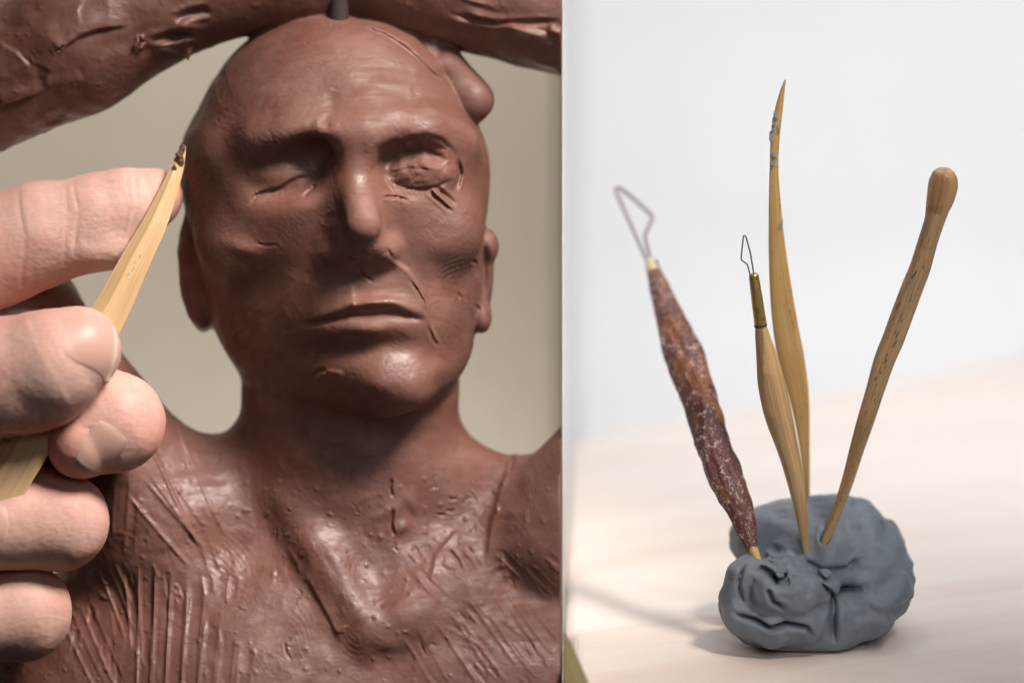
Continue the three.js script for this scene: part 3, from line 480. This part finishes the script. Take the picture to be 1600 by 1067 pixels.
{ // dark mottled loop tool, leaning away at its top
  const z = (y) => lerp(-350, 40, (y - 290) / (890 - 290)), o = P(1172, 850, 20);
  const t = thing('loop_tool', 'wire loop tool with a mottled dark red peeling handle, at the left', 'loop tool', o);
  const map = tex(512, 1024, (u, v, c) => {
    const cx = Math.cos(u * 6.283), sx = Math.sin(u * 6.283), y0 = v * 9, y = y0 * 3, w = 0.5 * noise(cx * 3, y * 3, sx * 3 + 2), n = 0.6 * noise(cx * 4, y * 5 + w, sx * 4) + 0.7 * noise(cx * 10 + w, y * 12, sx * 10) + 0.6 * noise(cx * 22, y * 30, sx * 22), m = noise(cx * 2, y * 0.8, sx * 2 + 4), pale = sstep(0.1, 0.75, n + 0.2 * noise(cx * 1.4, y, sx * 1.4)), bare = 0.75 * sstep(0.38, 0.62, m + 0.45 * Math.exp(-((y0 - 2.2) ** 2) * 2) + 0.3 * noise(cx * 8, y * 9, sx * 8)), dk = 0.5 + 0.5 * noise(cx * 12, y * 14, sx * 12 + 9);
    const A = [0.29 + 0.12 * dk, 0.17 + 0.07 * dk, 0.165 + 0.07 * dk], W = [0.46 + 0.12 * dk, 0.28 + 0.08 * dk, 0.15 + 0.04 * dk], C = [0.77, 0.70, 0.63];
    for (let i = 0; i < 3; i++) c[i] = lerp(lerp(A[i], W[i], bare), C[i], pale * (1 - 0.6 * bare) * 0.8);
  }, true);
  map.repeat.set(1, 0.11);
  const pts = [[1020, 410, 9], [1022, 424, 11], [1028, 442, 15], [1044, 488, 22], [1070, 557, 32], [1085, 600, 30], [1102, 655, 28], [1118, 702, 27], [1136, 750, 27], [1157, 797, 21], [1167, 830, 16], [1173, 850, 12], [1177, 862, 8]].map(([x, y, w]) => B(x, y, z(y), w));
  barMesh('handle', bar(pts, (a) => 1, 64, 200, (c, a, q) => 0.09 * noise(c.x / 30 + 3 * Math.cos(a), c.y / 34, 3 * Math.sin(a)) + 0.05 * noise(c.x / 9 + 6 * Math.cos(a), c.y / 11, 6 * Math.sin(a))), std({ map, roughness: 0.6, bumpMap: map, bumpScale: 1.3 * U }), t, o);
  barMesh('ferrule', bar([[1016, 405, 7], [1017, 409, 9.5], [1021, 424, 11.5]].map(([x, y, w]) => B(x, y, z(y), w)), () => 1, 32, 10), std({ color: new THREE.Color(0.5, 0.42, 0.26), roughness: 0.6, metalness: 0.2 }), t, o);
  barMesh('tip', bar([[1176, 858, 9], [1184, 874, 6], [1194, 893, 2.5]].map(([x, y, w]) => B(x, y, z(y), w)), () => 1, 24, 10), std({ color: new THREE.Color(0.5, 0.34, 0.12), roughness: 0.5 }), t, o);
  wire([[1014, 412, z(412)], [1008, 400, z(400)], [985, 348, z(348)], [962, 297, z(297)], [968, 293, z(293)], [990, 310, z(310)], [1020, 338, z(338)], [1008, 368, z(368)], [1019, 412, z(412)]], 3.4, t, o);
}
{ // small loop tool with the brass ferrule
  const z = (y) => lerp(14, -38, (y - 368) / 480), o = P(1258, 845, -20);
  const t = thing('loop_tool_001', 'slim wooden loop tool with brass ferrule and tiny bent wire loop', 'loop tool', o);
  const pts = [[1189, 509, 9], [1191, 520, 11], [1199, 560, 17], [1206, 600, 21.5], [1217, 650, 21.5], [1231, 700, 17], [1243, 750, 13.5], [1252.5, 800, 10], [1258, 848, 6], [1262, 880, 4]].map(([x, y, w]) => B(x, y, z(y), w));
  barMesh('handle', bar(pts, () => 1, 40, 120), woodM(wood(11, [0.79, 0.66, 0.48], [0.60, 0.46, 0.30], 0.36, [0.62, 0.6, 0.58]), 0.55), t, o);
  const br = tex(128, 256, (u, v, c) => { const n = 0.85 + 0.12 * noise(u * 40, v * 6, 3) + 0.12 * noise(u * 5, v * 9, 7) - 0.4 * sstep(0.5, 0.7, noise(u * 9, v * 30, 2)); c[0] = n; c[1] = n; c[2] = n; });
  barMesh('ferrule', bar([[1177.6, 428, 6], [1178, 430, 7.8], [1179, 436, 8.1], [1184, 472, 9.2], [1188.6, 505, 9.8], [1189, 509, 9.2]].map(([x, y, w]) => B(x, y, z(y), w)), () => 1, 40, 40), std({ color: new THREE.Color(0.52, 0.38, 0.13), map: br, metalness: 0.75, roughness: 0.42 }), t, o);
  barMesh('ring', bar([[1188.6, 506.5, 10.2], [1189.2, 510, 10.2]].map(([x, y, w]) => B(x, y, z(y), w)), () => 1, 32, 2), std({ color: new THREE.Color(0.05, 0.045, 0.04), roughness: 0.6 }), t, o);
  wire([[1173.5, 432, 12], [1172, 427, 12], [1168, 413, 13], [1159, 406, 13], [1158.5, 401, 13], [1162, 370, 14], [1163.5, 367.6, 14], [1166, 370, 14], [1173, 396, 13], [1179, 432, 12]], 1.25, t, o);
}
{ // curved knife tool
  const z = (y) => lerp(20, -190, (y - 125) / 690), o = P(1260, 800, -160);
  const t = thing('knife_tool', 'tall curved pointed wooden knife tool, behind the brass ferrule tool', 'tool', o);
  const e = [[125, 1226, 1229], [140, 1220, 1227], [170, 1211.5, 1224], [210, 1205, 1219.5], [260, 1203, 1217], [330, 1201.5, 1222], [400, 1201.5, 1230], [470, 1204, 1241], [520, 1209, 1250], [560, 1216, 1258], [620, 1233, 1265], [680, 1246, 1266], [740, 1254, 1266], [820, 1258, 1266]];
  barMesh('blade', bar(e.map(([y, a, b]) => B((a + b) / 2, y, z(y), (b - a) / 2, Math.max(1, (b - a) * 0.2))), (a) => 1, 40, 160), woodM(wood(21, [0.88, 0.74, 0.50], [0.76, 0.59, 0.36], 0.2, [0.45, 0.43, 0.42]), 0.45), t, o);
  const cm = std({ color: new THREE.Color(0.28, 0.28, 0.29), roughness: 0.8 }), r = rng(8);
  for (const [x, y, q] of [[1211, 178, 4], [1208, 190, 4], [1206, 200, 3], [1204, 212, 4], [1215, 196, 3], [1208, 240, 4], [1206, 252, 4], [1216, 348, 5], [1212, 378, 4], [1210, 456, 5], [1215, 488, 4]]) {
    const g = new THREE.IcosahedronGeometry(q * U, 2), p = g.attributes.position; for (let i = 0; i < p.count; i++) { const n = 1 + 0.4 * noise(p.getX(i) / U / 3 + x, p.getY(i) / U / 3, p.getZ(i) / U / 3 + y); p.setXYZ(i, p.getX(i) * n * 0.8, p.getY(i) * n * 1.5, p.getZ(i) * n * 0.22); } g.scale(1.35, 1.35, 1); g.computeVertexNormals();
    const c = P(x + 2, y, z(y) + 2.6); g.translate((c[0] - o[0]) * U, (o[1] - c[1]) * U, (c[2] - o[2]) * U); mesh('clay_smear', g, cm, t);
  }
}
{ // ball-ended tool
  const z = (y) => lerp(16, -46, (y - 262) / 590), o = P(1288, 845, -30);
  const t = thing('ball_tool', 'wooden tool with rounded knob end, leaning right', 'tool', o);
  const map = wood(33, [0.77, 0.65, 0.48], [0.56, 0.43, 0.30], 0.32, [0.3, 0.26, 0.25]);
  const pts = [[1465, 329, 18], [1461, 345, 16], [1451, 376, 15.5], [1438, 420, 16.5], [1428, 445, 17], [1411, 490, 17.4], [1396, 531, 17.2], [1383, 562, 16.5], [1368, 610, 14.5], [1354, 655, 13.6], [1340, 700, 11.6], [1325.5, 750, 9.6], [1308, 800, 8], [1289, 848, 6.4], [1278, 880, 5]].map(([x, y, w]) => B(x, y, z(y), w));
  barMesh('handle', bar(pts, () => 1, 40, 140), woodM(map, 0.5), t, o);
  barMesh('knob', bar([[1478, 261.5, 1], [1478, 262.5, 7], [1477.5, 266, 14], [1476.5, 272, 19], [1475.4, 282, 22.5], [1474, 292, 23.4], [1471, 306, 22.2], [1467.5, 319, 20.2], [1464.5, 330, 18.1]].map(([x, y, w]) => B(x, y, z(y), w)), () => 1, 40, 40), woodM(wood(35, [0.77, 0.62, 0.44], [0.57, 0.41, 0.28], 0.3, [0.74, 0.64, 0.5]), 0.3), t, o);
}
// ------------------------------------------------------------------ grey clay lump that holds the tools
{
  const big = P(1302, 882, -140), lobe = P(1204, 942, 0), right = P(1350, 912, -80), low = P(1262, 968, -10), top = P(1224, 846, -140), roll1 = [PR(1152, 932, 36, 26), PR(1166, 903, 34, 28), PR(1204, 893, 36, 24)], roll2 = [PR(1160, 965, 46, 30), PR(1210, 985, 66, 26), PR(1262, 975, 56, 28)], roll3 = [PR(1200, 925, 66, 26), PR(1240, 935, 62, 30), PR(1284, 920, 24, 28)], roll4 = [PR(1305, 985, 20, 32), PR(1360, 960, 0, 36), PR(1396, 920, -30, 26)];
  const F = (pts) => pts.map(([x, y]) => P(x, y, 30).slice(0, 2));
  const folds = [[F([[1302, 1000], [1300, 962], [1306, 936], [1325, 928], [1352, 926]]), 6, 9], [F([[1145, 950], [1175, 956], [1200, 968], [1225, 962], [1258, 968], [1268, 985]]), 4, 9], [F([[1196, 905], [1204, 925], [1222, 936]]), 4, 8], [F([[1184, 880], [1200, 888], [1212, 900], [1232, 898]]), 6, 10], [F([[1160, 880], [1152, 905], [1160, 935]]), 3, 5], [F([[1280, 905], [1300, 925], [1302, 945]]), 4, 8], [F([[1262, 890], [1292, 905], [1330, 898], [1350, 880]]), 5, 5], [F([[1172, 862], [1196, 872], [1226, 880]]), 5, 9], [F([[1330, 820], [1342, 800], [1360, 796]]), 7, 6]];
  const Fb = (pts) => pts.map(([x, y]) => P(x, y, -70).slice(0, 2)), folds2 = [[Fb([[1296, 900], [1330, 914], [1370, 904], [1412, 876]]), 12, 5], [Fb([[1322, 938], [1352, 930], [1390, 940], [1416, 930]]), 7, 6], [Fb([[1336, 792], [1350, 812], [1346, 836]]), 11, 4], [Fb([[1378, 796], [1392, 818], [1388, 846]]), 11, 4]];
  const f = (x, y, z) => {
    let d = ell(x, y, z, big, [120, 110, 118]);
    d = smin(d, ell(x, y, z, right, [76, 72, 90]), 24);
    d = smin(d, ell(x, y, z, top, [86, 60, 84]), 30);
    d = smin(d, ell(x, y, z, lobe, [80, 70, 78]), 22);
    d = smin(d, ell(x, y, z, low, [92, 54, 74]), 24);
    d = smin(d, chain(x, y, z, roll1, 10), 10); d = smin(d, chain(x, y, z, roll2, 10), 10); d = smin(d, chain(x, y, z, roll3, 10), 9); d = smin(d, chain(x, y, z, roll4, 10), 14);
    if (Math.abs(d) < 30) {
      d -= 2.4 * noise(x / 44, y / 44, z / 44) + 1.3 * noise(x / 17, y / 17, z / 17) + 0.5 * noise(x / 6, y / 6, z / 6) + 2.2 * Math.max(0, Math.abs(noise(x / 30, y / 22, z / 26)) - 0.35) * 3 + 1.6 * Math.max(0, noise(x / 7, y / 7, z / 7) - 0.5);
      if (z > -60) for (const [p, w, h] of folds) { const q = near(x, y, p); if (q.d < 4 * w) d += 1.5 * h * ends(q.t) * 1.25 * Math.exp(-((q.d / (0.68 * w)) ** 2)) - 0.25 * h * Math.exp(-(((q.d - 2.2 * w) / w) ** 2)); }
      if (z > -190) for (const [p, w, h] of folds2) { const q = near(x, y, p); if (q.d < 4 * w) d += h * ends(q.t) * Math.exp(-((q.d / w) ** 2)) - 0.3 * h * Math.exp(-(((q.d - 2.2 * w) / w) ** 2)); }
      const px = P(1232, 895, 20); const c = Math.hypot(x - px[0], y - px[1]); if (c < 64 && z > -30) d += 8 * (1 - c / 60) * Math.max(0, noise(x / 8, y / 8, z / 8));
      for (const [hx, hy, hz, r] of [[1258, 846, -22, 9], [1290, 846, -46, 9], [1182, 868, 20, 13]]) { const h = P(hx, hy, hz), hr = Math.hypot(x - h[0], z - h[2]); if (Math.abs(y - h[1]) < 60) d -= 3 * Math.exp(-(((hr - r - 3.5) / 3.5) ** 2)); d = Math.max(d, -(Math.hypot(x - h[0], z - h[2]) + Math.abs(y - h[1]) * 0.25 - r) * 0.8); }
    }
    return smax(d, y - TABLE_Y, 8);
  };
  const o = [1275, TABLE_Y, -30], sk = skin(f, [1100, 740, -260], [1450, 1030, 130], 2.6);
  const map = tex(256, 256, (u, v, c) => { c[0] = 0.5 + 0.3 * noise(u * 60, v * 60, 1) + 0.2 * noise(u * 120, v * 120, 2); c[1] = 0.86 + 0.1 * noise(u * 16, v * 16, 5); c[2] = 0; });
  const t = thing('clay_lump', 'folded lump of blue grey clay on pale table with four tools stuck in it', 'clay', o);
  mesh('lump', parts(sk, 1, null, (x, y, z, c) => { const a = 1 + 0.12 * fbm(x / 50, y / 50, z / 50, 3) + 0.08 * noise(x / 8, y / 8, z / 8); c[0] = 0.152 * a; c[1] = 0.181 * a; c[2] = 0.211 * a; }, o)[0], std({ vertexColors: true, roughness: 0.62, roughnessMap: map, bumpMap: map, bumpScale: 0.6 * U, specularIntensity: 0.7 }), t);
}
// ------------------------------------------------------------------ blurred tan stick end in the lower corner, close to the viewer
{
  const z = 240, o = P(884, 1080, z), t = thing('wooden_stick', 'blurred tan rounded stick end in the lower corner beside the divider panel', 'stick', o);
  const b = bar([B(858, 974, z, 4), B(860, 980, z, 14), B(863, 1005, z, 26), B(867, 1040, z, 38), B(872, 1090, z, 52)], () => 1, 48, 40);
  b.p.forEach((v) => { v.x = Math.max(v.x, dividerX(v.z) + 1.5); });   // it leans flat against the panel
  barMesh('stick', b, woodM(wood(41, [0.54, 0.48, 0.35], [0.44, 0.38, 0.26], 0.05, [0.4, 0.35, 0.3]), 0.6), t, o);
}
renderer.render(scene, camera);
